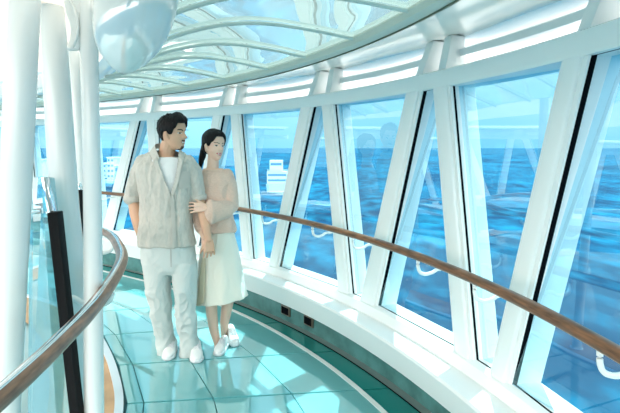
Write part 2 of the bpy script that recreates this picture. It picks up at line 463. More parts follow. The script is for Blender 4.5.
# curb strip and tan deck inside
bm = bmesh.new(); cs = [Vector((x, y, 0)) for x, y in CBS]
for i, (p, q) in enumerate(zip(cs, cs[1:])):
    n1 = Vector((-(q-p).y, (q-p).x, 0)).normalized() * .05
    r = cs[i+2] if i + 2 < len(cs) else q + (q - p)
    n2 = Vector((-(r-q).y, (r-q).x, 0)).normalized() * .05
    add_hull(bm, [p + Vector((0, 0, -.03)), p + n1 + Vector((0, 0, -.03)), q + n2 + Vector((0, 0, -.03)), q + Vector((0, 0, -.03))],
             [p + Vector((0, 0, .012)), p + n1 + Vector((0, 0, .012)), q + n2 + Vector((0, 0, .012)), q + Vector((0, 0, .012))])
struct(obj('trim_6', bm, M_curb))['label'] = 'pale grey curb between glass floor and tan deck'
def deck(name, d0, d1, z, m):
    bm = bmesh.new(); rows = []
    for i, p in enumerate(cs):
        a = cs[max(i-1, 0)]; b = cs[min(i+1, len(cs)-1)]; t = (b - a).normalized(); n = Vector((-t.y, t.x, 0))
        k = min(1, max(.15, (p - cs[-1]).length / 2)) if d1 > 1 else 1
        rows.append([bm.verts.new(p + n*d0 + Vector((0, 0, z))), bm.verts.new(p + n*d1*k + Vector((0, 0, z)))])
    for r, q in zip(rows, rows[1:]): bm.faces.new((r[0], r[1], q[1], q[0]))
    return struct(obj(name, bm, m, smooth=False))
deck('floor_deck', .05, .42, .0, M_tan)
bm = bmesh.new(); poly = [Vector((x, y, -.012)) for x, y in ((-.9, -2.5), (-1.0, 2.2), (-1.6, 3.6), (-2.3, 4.6), (-4.2, 5.6), (-6.6, 5.9), (-9, 4), (-9, -2.5))]
add_hull(bm, [p + Vector((0, 0, -.05)) for p in poly], poly)
struct(obj('floor_lounge', bm, floor_mat('lounge_floor', (.55, .78, .80), .15, .06), smooth=False))

# vents in the toe recess
for px, py in ((286.5, 316.5), (309.5, 326.5)):
    s = s_at(px, .262, .11, 2, 7); b = empty('recess_vent', W(s, .262, .10))
    h = W(s+.001, 0, 0) - W(s, 0, 0); t = h.normalized(); o = Vector((t.y, -t.x, 0))
    R = Matrix((o, t, Vector((0, 0, 1)))).transposed()
    bm = bmesh.new(); add_box(bm, Vector((-.012, 0, 0)) @ R.transposed() if False else R @ Vector((-.008, 0, 0)), .016, .13, .085, R); bevel(bm, .003); x = obj('frame', bm, mat('vent_frame', (.12, .10, .07), .4)); x.parent = b
    bm = bmesh.new(); add_box(bm, R @ Vector((-.018, 0, 0)), .006, .10, .058, R); x = obj('cover', bm, M_black); x.parent = b
    if px < 300: tag(b, 'small black square light under the sill, nearer the woman\'s skirt', 'recess light', 'black vents under the sill')
    else: tag(b, 'small black square vent under the sill, farther from the woman, nearer the front', 'recess light', 'black vents under the sill')
# ------------------------------------------------------------------ truss columns on the left
def column(name_label, pts, parent=None):
    """pts: (px, py, d, half width in px)"""
    bm = bmesh.new()
    ring = [(P(px, py, d), hw * d / F, hw * d / F) for px, py, d, hw in pts]
    # carry the ends on up to the ceiling and down to the floor
    (a, ra, _), (b, rb, _) = ring[0], ring[1]; u = (a - b) / (a - b).z
    if a.z < 2.35: ring.insert(0, (a + u * (2.35 - a.z), ra, ra))
    (a, ra, _), (b, rb, _) = ring[-1], ring[-2]; u = (a - b) / (a - b).z
    ring.append((a + u * (-.01 - a.z), ra, ra))
    add_tube(bm, ring, n=32, hint=Vector((1, 0, 0)), axis=Vector((0, 0, 1)), cap=False)
    o = obj('support_column', bm, M_col); tag(o, name_label, 'column'); return o, ring
M_col = mat('column_white', (.72, .76, .75), .22, coat=.3)
cA, rA = column('thick white slanted column at the far left, leaning away from its neighbour', [(24.5, 0, 1.85, 15), (14.5, 207, 1.85, 15.2), (3.5, 413, 1.85, 15.2)])
cB, rB = column('thick white slanted column second from the left, behind the black edged glass', [(51.5, 0, 2.3, 12), (64.6, 207, 2.3, 13.8), (74, 300, 2.3, 14), (86.5, 413, 2.3, 14)])
cC, rC = column('thin white column between the slanted column and the upright one', [(73.5, 45, 3.15, 6.5), (80, 158, 3.15, 6.3), (86, 270, 3.15, 6)])
cD, rD = column('upright white column nearest the man, right of the other columns', [(88.3, 20, 2.05, 9), (90.7, 120, 2.05, 8.4), (92.6, 207, 2.05, 8.8), (94, 413, 2.05, 9.6)])
def base_ring(o, ring):
    p, r, _ = ring[-1]; bm = bmesh.new()
    add_tube(bm, [(Vector((p.x, p.y, -.012)), r + .013, r + .013), (Vector((p.x, p.y, .006)), r + .013, r + .013), (Vector((p.x, p.y, .012)), r + .005, r + .005)], n=32, axis=Vector((0, 0, 1)), cap=False)
    obj('base_plate', bm, M_white, o)
for o, r in ((cA, rA), (cB, rB), (cC, rC), (cD, rD)): base_ring(o, r)
# flared head of the upright column with a curved web towards the thin one
bm = bmesh.new(); d = 2.08
sil = [(63, -12), (64, 4), (66, 14), (69.5, 24), (70.5, 32), (69, 40), (67, 46), (67, 51), (80, 51), (80, 14), (97, 14), (97.5, 8), (98, -12)]
sil = [tuple(p) for p in sil]
add_hull(bm, [P(x, y, d - .06) for x, y in sil], [P(x, y, d + .10) for x, y in sil]); bevel(bm, .012, 3)
obj('column_head', bm, M_col, cD)
bm = bmesh.new()
for k, (x0, x1) in enumerate(((71.5, 76.5),)):
    pts = [P(x, y, d - .062) for x, y in ((70, 0), (74, 8), (77, 18), (78, 28), (76.5, 38), (73, 46))]
    add_tube(bm, [(p, .006, .006) for p in pts], n=10)
obj('head_rib', bm, M_col, cD)

# glossy hanging pod of the ceiling behind the columns
bm = bmesh.new(); d = 1.55
prof = [(-60, 42), (-20, 42), (0, 41), (14, 40), (28, 38), (40, 34.5), (51, 29), (60, 22), (67, 15), (72, 8), (74, 2)]
add_tube(bm, [(P(137 - max(0, y)*.16, y, d), w*d/F, w*d/F*.8) for y, w in prof], n=56, axis=Vector((0, 0, 1)), cap=False)
pod = obj('ceiling_pod', bm, M_pod, None, True, 180); tag(pod, 'rounded glossy translucent white hanging ceiling form beside the columns', 'ceiling pod')
struct(pod)
# ------------------------------------------------------------------ glass balustrade with black clamps
def thick(bm, loop, off):
    add_hull(bm, loop, [p + off for p in loop])
b1 = empty('glass_balustrade', P(60, 300, 1.98)); tag(b1, 'tall glass balustrade panel with chrome and black edge before the second slanted column', 'balustrade')
def pc(o, par): o.parent = par; o.matrix_parent_inverse = Matrix.Translation(-par.location); return o
M_steel = mat('clamp_black', (.004, .005, .006), .6, spec=.15)
dd = 1.98
bm = bmesh.new(); thick(bm, [P(46.5, 213, dd), P(57, 212, dd), P(78.5, 413, dd), P(78.5, 440, dd), P(72, 549, dd), P(63, 549, dd), P(69.5, 440, dd), P(69, 413, dd)], Vector((0, .05, 0))); bevel(bm, .004); pc(obj('clamp', bm, M_steel), b1)
bm = bmesh.new(); thick(bm, [P(40.5, 177, dd+.02), P(45.5, 177, dd+.02), P(54.5, 214, dd+.02), P(47.5, 214, dd+.02)], Vector((0, .03, 0))); bevel(bm, .004); pc(obj('edge_post', bm, M_chrome), b1)
bm = bmesh.new(); thick(bm, [P(30, 178, dd+.3), P(41, 176.5, dd+.04), P(50, 213, dd+.04), P(70, 413, dd+.04), P(71, 440, dd+.04), P(64, 540, dd+.04), P(27, 490, dd+.3)], Vector((0, .012, 0))); pc(obj('glass_pane', bm, M_bal, smooth=False), b1)
bm = bmesh.new(); thick(bm, [P(46, 177, dd+.05), P(53, 178, dd+.16), P(57, 214, dd+.16), P(55, 214, dd+.05)], Vector((0, .012, 0))); pc(obj('return_pane', bm, M_bal, smooth=False), b1)
bm = bmesh.new(); wire(bm, [P(29, 213, dd+.3), P(38, 211, dd+.15), P(48, 213, dd+.03)], .006); pc(obj('glass_trim', bm, M_chrome), b1)
b2 = empty('glass_balustrade', P(84, 240, 2.5)); tag(b2, 'narrow black clamp and chrome knob of the glass between second and upright columns', 'balustrade')
dd = 2.45
bm = bmesh.new(); thick(bm, [P(77.5, 190, dd), P(83.5, 190, dd), P(87.5, 270, dd), P(95, 470, dd), P(90, 470, dd), P(84, 270, dd)], Vector((0, .04, 0))); bevel(bm, .003); pc(obj('clamp', bm, M_steel), b2)
bm = bmesh.new(); add_tube(bm, [(P(79, 184, dd+.02), .010, .010), (P(82, 190.5, dd+.02), .012, .012)], n=14); pc(obj('knob', bm, M_chrome), b2)
bm = bmesh.new(); thick(bm, [P(72, 192, dd+.3), P(80, 192, dd+.045), P(86, 270, dd+.045), P(93, 470, dd+.045), P(80, 470, dd+.3)], Vector((0, .012, 0))); pc(obj('glass_pane', bm, M_bal, smooth=False), b2)

# ------------------------------------------------------------------ sea, sky, far shore
SEA = -26.0
m = bpy.data.materials.new('sea_water'); m.use_nodes = True; nt = m.node_tree; b = nt.nodes['Principled BSDF']
b.inputs['Roughness'].default_value = .6; b.inputs['Specular IOR Level'].default_value = .03
tc = nt.nodes.new('ShaderNodeTexCoord')
def nz(scale, stretch, detail=4):
    mp = nt.nodes.new('ShaderNodeMapping'); mp.inputs['Scale'].default_value = stretch; mp.inputs['Rotation'].default_value = (0, 0, .5)
    n = nt.nodes.new('ShaderNodeTexNoise'); n.inputs['Scale'].default_value = scale; n.inputs['Detail'].default_value = detail
    nt.links.new(tc.outputs['Object'], mp.inputs['Vector']); nt.links.new(mp.outputs['Vector'], n.inputs['Vector']); return n.outputs['Fac']
w1 = nz(.16, (1, .45, 1)); w2 = nz(.02, (1, .5, 1), 3)
cr = nt.nodes.new('ShaderNodeValToRGB'); cr.color_ramp.elements[0].position = .42; cr.color_ramp.elements[1].position = .60
cr.color_ramp.elements[0].color = (.0, .026, .068, 1); cr.color_ramp.elements[1].color = (.002, .125, .22, 1)
ad = nt.nodes.new('ShaderNodeMath'); ad.operation = 'ADD'; mu = nt.nodes.new('ShaderNodeMath'); mu.operation = 'MULTIPLY'; mu.inputs[1].default_value = .5
nt.links.new(w1, ad.inputs[0]); nt.links.new(w2, ad.inputs[1]); nt.links.new(ad.outputs[0], mu.inputs[0]); nt.links.new(mu.outputs[0], cr.inputs['Fac'])
nt.links.new(cr.outputs['Color'], b.inputs['Base Color'])
bp = nt.nodes.new('ShaderNodeBump'); bp.inputs['Strength'].default_value = .5; bp.inputs['Distance'].default_value = 1.0
nt.links.new(w1, bp.inputs['Height']); nt.links.new(bp.outputs['Normal'], b.inputs['Normal'])
bm = bmesh.new(); R = 60000
for q in range(24):
    pass
vs = [bm.verts.new((R * math.cos(2*math.pi*k/64), R * math.sin(2*math.pi*k/64), SEA)) for k in range(64)]
bm.faces.new(vs); sea = obj('sea', bm, m, smooth=False); sea['kind'] = 'stuff'; tag(sea, 'deep blue sea seen through the windows out to the horizon', 'sea')

M_bld = mat('harbour_white', (.72, .76, .80), .6); M_bwin = mat('harbour_window', (.12, .25, .40), .3); M_bld2 = mat('harbour_grey', (.42, .55, .68), .6)
def building(px0, px1, pyt, pyb, label, m, rows, roofs=True):
    d = F * (EY - SEA) / (pyb - CY); x0, x1 = (px0 - CX)*d/F, (px1 - CX)*d/F; h = (pyb - pyt)*d/F
    r = empty('harbour_building', ((x0+x1)/2, d, SEA)); w = x1 - x0
    bm = bmesh.new(); add_box(bm, Vector((0, 8, h/2)), w, 16, h); o = obj('wall', bm, m, smooth=False); o.parent = r
    bm = bmesh.new(); add_box(bm, Vector((0, 8, h + .4)), w + 1, 17, .8); o = obj('roof', bm, M_bld, smooth=False); o.parent = r
    n = max(2, int(w / 5))
    for k in range(rows):
        for j in range(n):
            bm = bmesh.new(); add_box(bm, Vector((-w/2 + (j + .5)*w/n, -.05, h*(k + .55)/rows)), w/n*.6, .3, h/rows*.42); o = obj('window', bm, M_bwin, smooth=False); o.parent = r
    tag(r, label, 'building', 'buildings across the water')
building(100, 106, 164, 178, 'white harbour block across the water, closest to the upright column', M_bld, 3)
building(107, 114, 158, 179, 'taller white harbour block seen left of the slanted window post', M_bld, 4)
building(114.5, 122, 166, 181, 'low grey blue harbour block nearest the man\'s shoulder', M_bld2, 2)
building(38, 43, 160, 181, 'white harbour tower seen between the two thick columns', M_bld, 4)
building(43.5, 52, 164, 176, 'grey blue harbour shed seen between the two thick columns', M_bld2, 2)
# long quay under them
d = F * (EY - SEA) / 33
bm = bmesh.new(); add_box(bm, Vector((0, 0, 1.2)), 150, 10, 2.4); q = obj('harbour_quay', bm, M_bld2, smooth=False); q.location = ((70 - CX)*d/F, d - 24, SEA); tag(q, 'long low pale quay in front of the harbour buildings', 'quay')

# white ferry seen right of the woman
d = F * (EY - SEA) / 44; L = 26 * d / F
fer = empty('ferry', ((279 - CX)*d/F, d, SEA)); tag(fer, 'white ferry with decks and railings on the sea right of the woman', 'boat')
def fbox(name, x, y, z, sx, sy, sz, m):
    bm = bmesh.new(); add_box(bm, Vector((x, y, z)), sx, sy, sz); bevel(bm, .2, 1); o = obj(name, bm, m, smooth=False); o.parent = fer
bm = bmesh.new(); hl = [(-L/2, 0), (-L/2 + 2, -4), (L/2 - 5, -4), (L/2 + 1, 0), (L/2 - 5, 4), (-L/2 + 2, 4)]
add_hull(bm, [Vector((x*.92, y*.7, -1)) for x, y in hl], [Vector((x, y, 5)) for x, y in hl]); o = obj('hull', bm, M_bld, smooth=False); o.parent = fer
fbox('cabin', -1, 0, 9, L*.78, 6, 8, M_bld); fbox('bridge', -L*.1, 0, 16.5, L*.5, 5, 7, M_bld)
for z in (7.5, 10.8): fbox('window_band', -1, -3.02, z, L*.7, .3, 1.3, M_bwin)
fbox('window_band', -L*.1, -2.52, 17.5, L*.42, .3, 1.6, M_bwin)
for z in (5.9, 13.6): 
    bm = bmesh.new()
    for zz in (0, .7): add_box(bm, Vector((0, -3.9, z + zz)), L*.86, .18, .18)
    for k in range(9): add_box(bm, Vector((-L*.42 + k*L*.105, -3.9, z)), .15, .15, 1.5)
    o = obj('railing', bm, M_bld, smooth=False); o.parent = fer

# ------------------------------------------------------------------ light
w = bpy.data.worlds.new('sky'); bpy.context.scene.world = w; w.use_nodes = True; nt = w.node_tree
bg = nt.nodes['Background']; tc = nt.nodes.new('ShaderNodeTexCoord'); sx = nt.nodes.new('ShaderNodeSeparateXYZ')
nt.links.new(tc.outputs['Generated'], sx.inputs['Vector'])
cr = nt.nodes.new('ShaderNodeValToRGB'); e = cr.color_ramp.elements
e[0].position = 0; e[0].color = (.34, .66, .84, 1); e[1].position = 1; e[1].color = (.75, .88, 1.0, 1)
for p, c in ((.035, (.40, .70, .86, 1)), (.12, (.55, .80, .90, 1)), (.3, (.80, .92, .97, 1))):
    k = e.new(p); k.color = c
nt.links.new(sx.outputs['Z'], cr.inputs['Fac']); 
# thin broken cloud
mp = nt.nodes.new('ShaderNodeMapping'); mp.inputs['Scale'].default_value = (1, 1, 3.5); nt.links.new(tc.outputs['Generated'], mp.inputs['Vector'])
cn = nt.nodes.new('ShaderNodeTexNoise'); cn.inputs['Scale'].default_value = 2.6; cn.inputs['Detail'].default_value = 6; nt.links.new(mp.outputs['Vector'], cn.inputs['Vector'])
c2 = nt.nodes.new('ShaderNodeValToRGB'); c2.color_ramp.elements[0].position = .5; c2.color_ramp.elements[1].position = .8; c2.color_ramp.elements[1].color = (.5, .5, .5, 1)
nt.links.new(cn.outputs['Fac'], c2.inputs['Fac'])
mx = nt.nodes.new('ShaderNodeMix'); mx.data_type = 'RGBA'; mx.inputs['B'].default_value = (.95, 1, 1, 1)
nt.links.new(c2.outputs['Color'], mx.inputs['Factor']); nt.links.new(cr.outputs['Color'], mx.inputs['A']); # sky brightened overhead and behind the camera, added as fill for the interior
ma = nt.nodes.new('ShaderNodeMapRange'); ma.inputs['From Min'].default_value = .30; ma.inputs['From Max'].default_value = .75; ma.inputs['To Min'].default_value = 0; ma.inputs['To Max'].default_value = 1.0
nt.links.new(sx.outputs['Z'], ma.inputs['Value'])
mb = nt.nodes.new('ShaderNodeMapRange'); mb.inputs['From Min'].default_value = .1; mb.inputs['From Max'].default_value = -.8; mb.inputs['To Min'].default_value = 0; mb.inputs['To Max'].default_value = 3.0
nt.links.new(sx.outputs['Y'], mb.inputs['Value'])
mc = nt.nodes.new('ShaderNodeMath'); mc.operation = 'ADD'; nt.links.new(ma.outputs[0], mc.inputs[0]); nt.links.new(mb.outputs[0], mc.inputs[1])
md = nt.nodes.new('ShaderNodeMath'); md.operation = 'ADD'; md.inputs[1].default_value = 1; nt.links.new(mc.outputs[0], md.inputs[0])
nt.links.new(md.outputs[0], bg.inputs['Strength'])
m3 = nt.nodes.new('ShaderNodeMix'); m3.data_type = 'RGBA'; m3.inputs['B'].default_value = (1, .965, .92, 1)
mm = nt.nodes.new('ShaderNodeMath'); mm.operation = 'MULTIPLY'; mm.use_clamp = True; mm.inputs[1].default_value = .5; nt.links.new(mc.outputs[0], mm.inputs[0])
nt.links.new(mm.outputs[0], m3.inputs['Factor']); nt.links.new(mx.outputs['Result'], m3.inputs['A'])
nt.links.new(m3.outputs['Result'], bg.inputs['Color'])
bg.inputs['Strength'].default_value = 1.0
sl = bpy.data.lights.new('sun', 'SUN'); sl.energy = 8.0; sl.angle = math.radians(.6); sl.color = (1, .95, .86)
so = bpy.data.objects.new('sun', sl); C.objects.link(so)
SAZ, SEL = math.radians(28), math.radians(58)      # to the right of straight ahead, above the horizon
sd = Vector((math.sin(SAZ)*math.cos(SEL), math.cos(SAZ)*math.cos(SEL), math.sin(SEL)))
so.rotation_euler = sd.to_track_quat('Z', 'Y').to_euler(); so.location = sd * 30

cam = bpy.data.cameras.new('camera'); co = bpy.data.objects.new('camera', cam); C.objects.link(co)
co.location = (0, 0, EY); co.rotation_euler = (math.pi/2, 0, 0); cam.sensor_width = 36; cam.lens = F / 620 * 36
cam.shift_y = -(206.5 - CY) / 620; cam.clip_start = .05; cam.clip_end = 200000
sc = bpy.context.scene; sc.camera = co
sc.view_settings.view_transform = 'Standard'; sc.view_settings.look = 'None'; sc.view_settings.gamma = 1; sc.view_settings.exposure = .54
sc.view_settings.use_curve_mapping = False
sc.cycles.use_denoising = True; sc.cycles.max_bounces = 12; sc.cycles.transparent_max_bounces = 16; sc.cycles.caustics_reflective = False
sc.cycles.sample_clamp_indirect = 6
# ------------------------------------------------------------------ the couple
M_skin = mat('skin_tan', (.72, .43, .29), .42, spec=.35, sss=.12)
M_skin2 = mat('skin_fair', (.84, .57, .44), .42, spec=.35, sss=.12)
M_lip = mat('lips_soft', (.50, .20, .16), .4); M_lip2 = mat('lips_rose', (.62, .05, .06), .35)
M_hairc = mat('hair_black', (.005, .004, .005), .5, spec=.18, bump=.5, bscale=90, stretch=(1, 1, .25))
M_brow = mat('brow_black', (.03, .02, .018), .7); M_eye = mat('eye_white', (.8, .8, .78), .25); M_iris = mat('iris_dark', (.02, .012, .01), .15)
M_beard = mat('beard_shadow', (.07, .045, .035), .7); M_teeth = mat('teeth', (.85, .84, .8), .3)
M_linen = mat('linen_sand', (.61, .585, .53), .85, noise_amt=.09, scale=70, bump=.35, bscale=420, sheen=.2, bdist=.002, stretch=(1, 1, .5))
M_linen2 = mat('linen_edge', (.55, .52, .47), .85, bump=.35, bscale=420, bdist=.002)
M_tee = mat('tee_white', (.84, .85, .85), .8, bump=.2, bscale=300, bdist=.001)
M_trous = mat('cotton_offwhite', (.59, .64, .62), .85, bump=.2, bscale=350, bdist=.002)
M_knit = mat('knit_blush', (.80, .57, .46), .9, noise_amt=.1, scale=60, bump=.5, bscale=260, sheen=.3, bdist=.003, stretch=(1, 1, 3))
M_skirt = mat('satin_cream', (.84, .80, .70), .6, bump=.1, bscale=200, sheen=.2, bdist=.002)
M_shoe = mat('shoe_white', (.85, .85, .84), .5); M_sole = mat('sole_white', (.80, .81, .82), .55)
M_lace = mat('lace_white', (.72, .73, .75), .7); M_btn = mat('button', (.60, .56, .48), .4)

def head_frame(centre_px, d, H, yaw, tilt=0, nod=0):
    """centre_px: photo pixel of the middle of the chin-crown axis; local x side, y face, z up with 0 at the chin"""
    c = P(*centre_px, d)
    M = Matrix.Rotation(math.pi + yaw, 4, 'Z') @ Matrix.Rotation(tilt, 4, 'Y') @ Matrix.Rotation(nod, 4, 'X')
    return Matrix.Translation(c) @ M @ Matrix.Translation((0, 0, -H / 2)) @ Matrix.Scale(H / .24, 4)

ZP = [0, .006, .02, .035, .05, .065, .08, .10, .12, .14, .16, .18, .20, .215, .228, .237, .24]
FR_ = [.060, .070, .079, .080, .083, .084, .084, .084, .083, .087, .087, .083, .073, .060, .042, .02, .0]
BK_ = [.0, .01, -.005, -.02, -.045, -.07, -.085, -.096, -.102, -.104, -.102, -.096, -.084, -.068, -.048, -.024, 0]
WD_ = [.012, .024, .040, .050, .057, .0615, .065, .069, .0715, .074, .0755, .0735, .066, .054, .038, .02, .0]
def lerp_tab(z, tab):
    for i in range(len(ZP) - 1):
        if z <= ZP[i+1]: t = (z - ZP[i]) / (ZP[i+1] - ZP[i]); t = max(0, t); return tab[i] + (tab[i+1] - tab[i]) * t
    return tab[-1]
def sm(z, tab):
    return sum(lerp_tab(min(.24, max(0, z + o)), tab) * w for o, w in ((-.006, .25), (0, .5), (.006, .25))) if .01 < z < .23 else lerp_tab(z, tab)
def gauss(a, s): return math.exp(-(a / s) ** 2)
def head_pt(th, z, thick=0.0, fem=0):
    """th: 0 = face, pi = back of the head"""
    f, b, w = sm(z, FR_), sm(z, BK_), sm(z, WD_)
    if fem and z < .07: w *= .93
    yc = (f + b) / 2 * .35; ca, sa = math.cos(th), math.sin(th)
    e = 2.25
    ca2 = math.copysign(abs(ca) ** (2 / e), ca); sa2 = math.copysign(abs(sa) ** (2 / e), sa)
    y = yc + ((f - yc) if ca > 0 else (yc - b)) * ca2
    x = (w + thick) * sa2; y += thick * ca2
    if thick == 0 and ca > 0:
        k = 1 if ca > .2 else ca / .2
        # nose
        t = (z - .083) / (.125 - .083)
        if -.2 < t < 1.15:
            pr = .030 * max(0, 1 - max(t, 0)) ** .8 + .004 if t > 0 else .034 * max(0, 1 + t / .18)
            y += pr * gauss(x, .0085 + .005 * max(0, 1 - t)) * k
        y += .008 * (gauss(abs(x) - .013, .006) * gauss(z - .086, .007)) * k
        y -= (.010) * gauss(abs(x) - .032, .015) * gauss(z - .120, .012) * k          # eye sockets
        y += .0055 * gauss(abs(x) - .032, .011) * gauss(z - .119, .006) * k           # lids
        y += .004 * gauss(abs(x) - .028, .018) * gauss(z - .139, .006) * k            # brows
        y += .005 * gauss(abs(x) - .042, .016) * gauss(z - .088, .016) * k            # cheeks
        y += .006 * gauss(x, .018) * gauss(z - .0575, .0045) * k + .006 * gauss(x, .015) * gauss(z - .047, .005) * k
        y -= .004 * gauss(x, .024) * gauss(z - .052, .0025) * k
        y -= .004 * gauss(x, .02) * gauss(z - .034, .006) * k + .0 
        y += .005 * gauss(x, .018) * gauss(z - .014, .010) * k
    return Vector((x, y, z))
def add_head(bm, M, fem=0):
    n, zs = 64, [.24 * (.5 - .5 * math.cos(math.pi * i / 56)) for i in range(57)]
    rows = []
    for z in zs[1:-1]:
        rows.append([bm.verts.new(M @ head_pt(2 * math.pi * k / n, z, 0, fem)) for k in range(n)])
    a = bm.verts.new(M @ Vector((0, .03, 0))); b = bm.verts.new(M @ Vector((0, 0, .24)))
    for r, q in zip(rows, rows[1:]):
        for k in range(n): bm.faces.new((r[k], r[(k+1) % n], q[(k+1) % n], q[k]))
    for k in range(n):
        bm.faces.new((a, rows[0][(k+1) % n], rows[0][k])); bm.faces.new((b, rows[-1][k], rows[-1][(k+1) % n]))
    s = M.to_scale().x
    for sx in (-1, 1):                           # ears
        pts = [(sx*.070, .006, .082, .007), (sx*.076, .0, .092, .010), (sx*.081, -.006, .106, .013), (sx*.083, -.008, .120, .013), (sx*.078, -.002, .130, .008)]
        add_tube(bm, [(M @ Vector((x, y, z)), r*s, .006*s) for x, y, z, r in pts], n=12, hint=(M.to_3x3() @ Vector((0, 1, 0))).normalized())
def head_region(p, man):
    """material index for a point in head space: 0 skin 1 lips 2 brow 3 eye white 4 iris 5 beard 6 teeth"""
    x, y, z = p; ax = abs(x)
    if y < .03: return 0
    mz = .0515 + 8.5 * x * x                   # smiling corners
    if ax < .027:
        h = .0085 * (1 - (ax / .029) ** 2) + .001
        if abs(z - mz) < h:
            return 6 if abs(z - mz - .0005) < .0034 and ax < .019 else 1
    ex, ez = (ax - .0315) / .0155, (z - .1195 + (ax - .0315) * -.08) / .0050
    if ex*ex + ez*ez < 1:
        return 4 if (ax - .031) ** 2 + (z - .1195) ** 2 < .0075 ** 2 or ez > .3 else 3
    if .012 < ax < .053:
        bz = .1375 + .006 * math.sin((ax - .012) / .041 * 2.2)
        if abs(z - bz) < (.0048 if man else .0030) * (1.1 - (ax - .012) / .06): return 2
    if man:
        if z < .027 and ax < .019: return 5
        if .061 < z < .069 and ax < .022: return 5
    return 0

def hand(wrist, fwd, dors, side, L, curls, splay=.10, tcurl=.4, tout=.7):
    """tubes of a hand: palm, four fingers of their own length, thumb. side: direction of the thumb"""
    fwd = fwd.normalized(); dors = (dors - fwd * dors.dot(fwd)).normalized(); lat = fwd.cross(dors).normalized()
    if lat.dot(side) < 0: lat = -lat
    out = []; pl = L * .50
    for k, o in enumerate((.33, .11, -.11, -.32)):     # palm rays
        out.append([(wrist + lat * L*.14*o/.33*.8, L*.085, L*.06), (wrist + fwd*pl*.5 + lat*L*.20*o/.33*.8, L*.085, L*.068), (wrist + fwd*pl + lat*L*.22*o/.33*.85, L*.06, L*.055)])
    for k, (o, ln) in enumerate(zip((.33, .11, -.11, -.32), (.42, .47, .43, .34))):
        p = wrist + fwd*pl*.94 + lat*L*.22*o/.33*.95; d = (fwd + lat * splay * o / .33).normalized(); pts = [(p, L*.048, L*.046)]
        for j, seg in enumerate((.45, .31, .24)):
            d = (Matrix.Rotation(-curls[k] * (.9 if j else .7), 3, lat) @ d) if fwd.cross(lat).dot(dors) < 0 else (Matrix.Rotation(curls[k] * (.9 if j else .7), 3, lat) @ d)
            p = p + d * L * ln * seg; r = (.045, .040, .033)[j]; pts.append((p, L*r, L*r))
        out.append(pts)
    p = wrist + fwd*L*.10 + lat*L*.13; d = (fwd * (1 - tout*.5) + lat * tout - dors * .25).normalized(); pts = [(p, L*.075, L*.065)]
    for seg, r in ((.24, .056), (.17, .048), (.13, .036)):
        p = p + d * L * seg; pts.append((p, L*r, L*r)); d = (d + (fwd * .8 - dors * .5) * tcurl).normalized()
    out.append(pts)
    return out

def body(name, tubes, hM, vox, mats, man):
    bm = bmesh.new(); add_head(bm, hM, 0 if man else 1)
    for t in tubes:
        kw = {}
        if isinstance(t, dict): kw = t['kw']; t = t['t']
        add_tube(bm, t, n=14, **kw)
    me = blend(bm, vox, 2, .45); o = mobj(name, me, mats, None, True, 180)
    inv = hM.inverted(); n = 0
    for f in me.polygons:
        p = inv @ f.center
        f.material_index = head_region(p, man) if -.02 < p.z < .26 and abs(p.x) < .1 and abs(p.y) < .14 else 0
    return o

Z = Vector((0, 0, 1))
def rings(lst, D):
    """(py, px0, px1, depth half, depth shift) -> horizontal rings"""
    return [(P((a + b) / 2, y, D + s), (b - a) / 2 * (D) / F, ry) for y, a, b, ry, s in lst]
def folds(sx, sy, sz, amp, seed=0):
    def f(p):
        q = Vector((p.x*sx + seed, p.y*sy, p.z*sz)); v = noise.noise(q); r = 1 - abs(noise.noise(q * 1.9 + Vector((5, 3, 1)))) * 2
        return amp * (v + .5 * r * abs(r))
    return f
def garment(name, tubes, vox, material, parent, disp=(), it=5):
    bm = bmesh.new()
    for t in tubes:
        kw = {}
        if isinstance(t, dict): kw = t['kw']; t = t['t']
        add_tube(bm, t, n=28, **kw)
    me = blend(bm, vox, it)
    for f in disp: displace(me, f)
    return mobj(name, me, material, parent, True, 180)
def H_(t, power=2.3): return dict(t=t, kw=dict(axis=Z, power=power, cap=False))
def bvh_of(o):
    bm = bmesh.new(); bm.from_mesh(o.data); t = BVHTree.FromBMesh(bm); bm.free(); return t
def drape(name, o, poly_l, poly_r, D, off, material, parent, th=.003, n=4, m=5):
    """patch lying on garment o between two photo-pixel polylines"""
    t = o if isinstance(o, BVHTree) else bvh_of(o)
    L, R = [spline([(a, b, 0) for a, b in q], m) for q in (poly_l, poly_r)]
    bm = bmesh.new(); rows = []
    for a, b in zip(L, R):
        row = []
        for k in range(n + 1):
            u = k / n; w = P(a[0] + (b[0]-a[0])*u, a[1] + (b[1]-a[1])*u, D); d = w - Vector((0, 0, EY)); d.normalize()
            h, nn, i, dist = t.ray_cast(Vector((0, 0, EY)), d)
            if h is None or abs(h.y - D) > .4: h = w
            row.append(bm.verts.new(h - d * off))
        rows.append(row)
    for r, q in zip(rows, rows[1:]):
        for k in range(n): bm.faces.new((r[k], r[k+1], q[k+1], q[k]))
    for _ in range(2): bmesh.ops.smooth_vert(bm, verts=bm.verts[:], factor=.4, use_axis_x=False, use_axis_y=True, use_axis_z=False)
    me = evald(bm, [('SOLIDIFY', dict(thickness=th, offset=0))])
    return mobj(name, me, material, parent, True, 60)

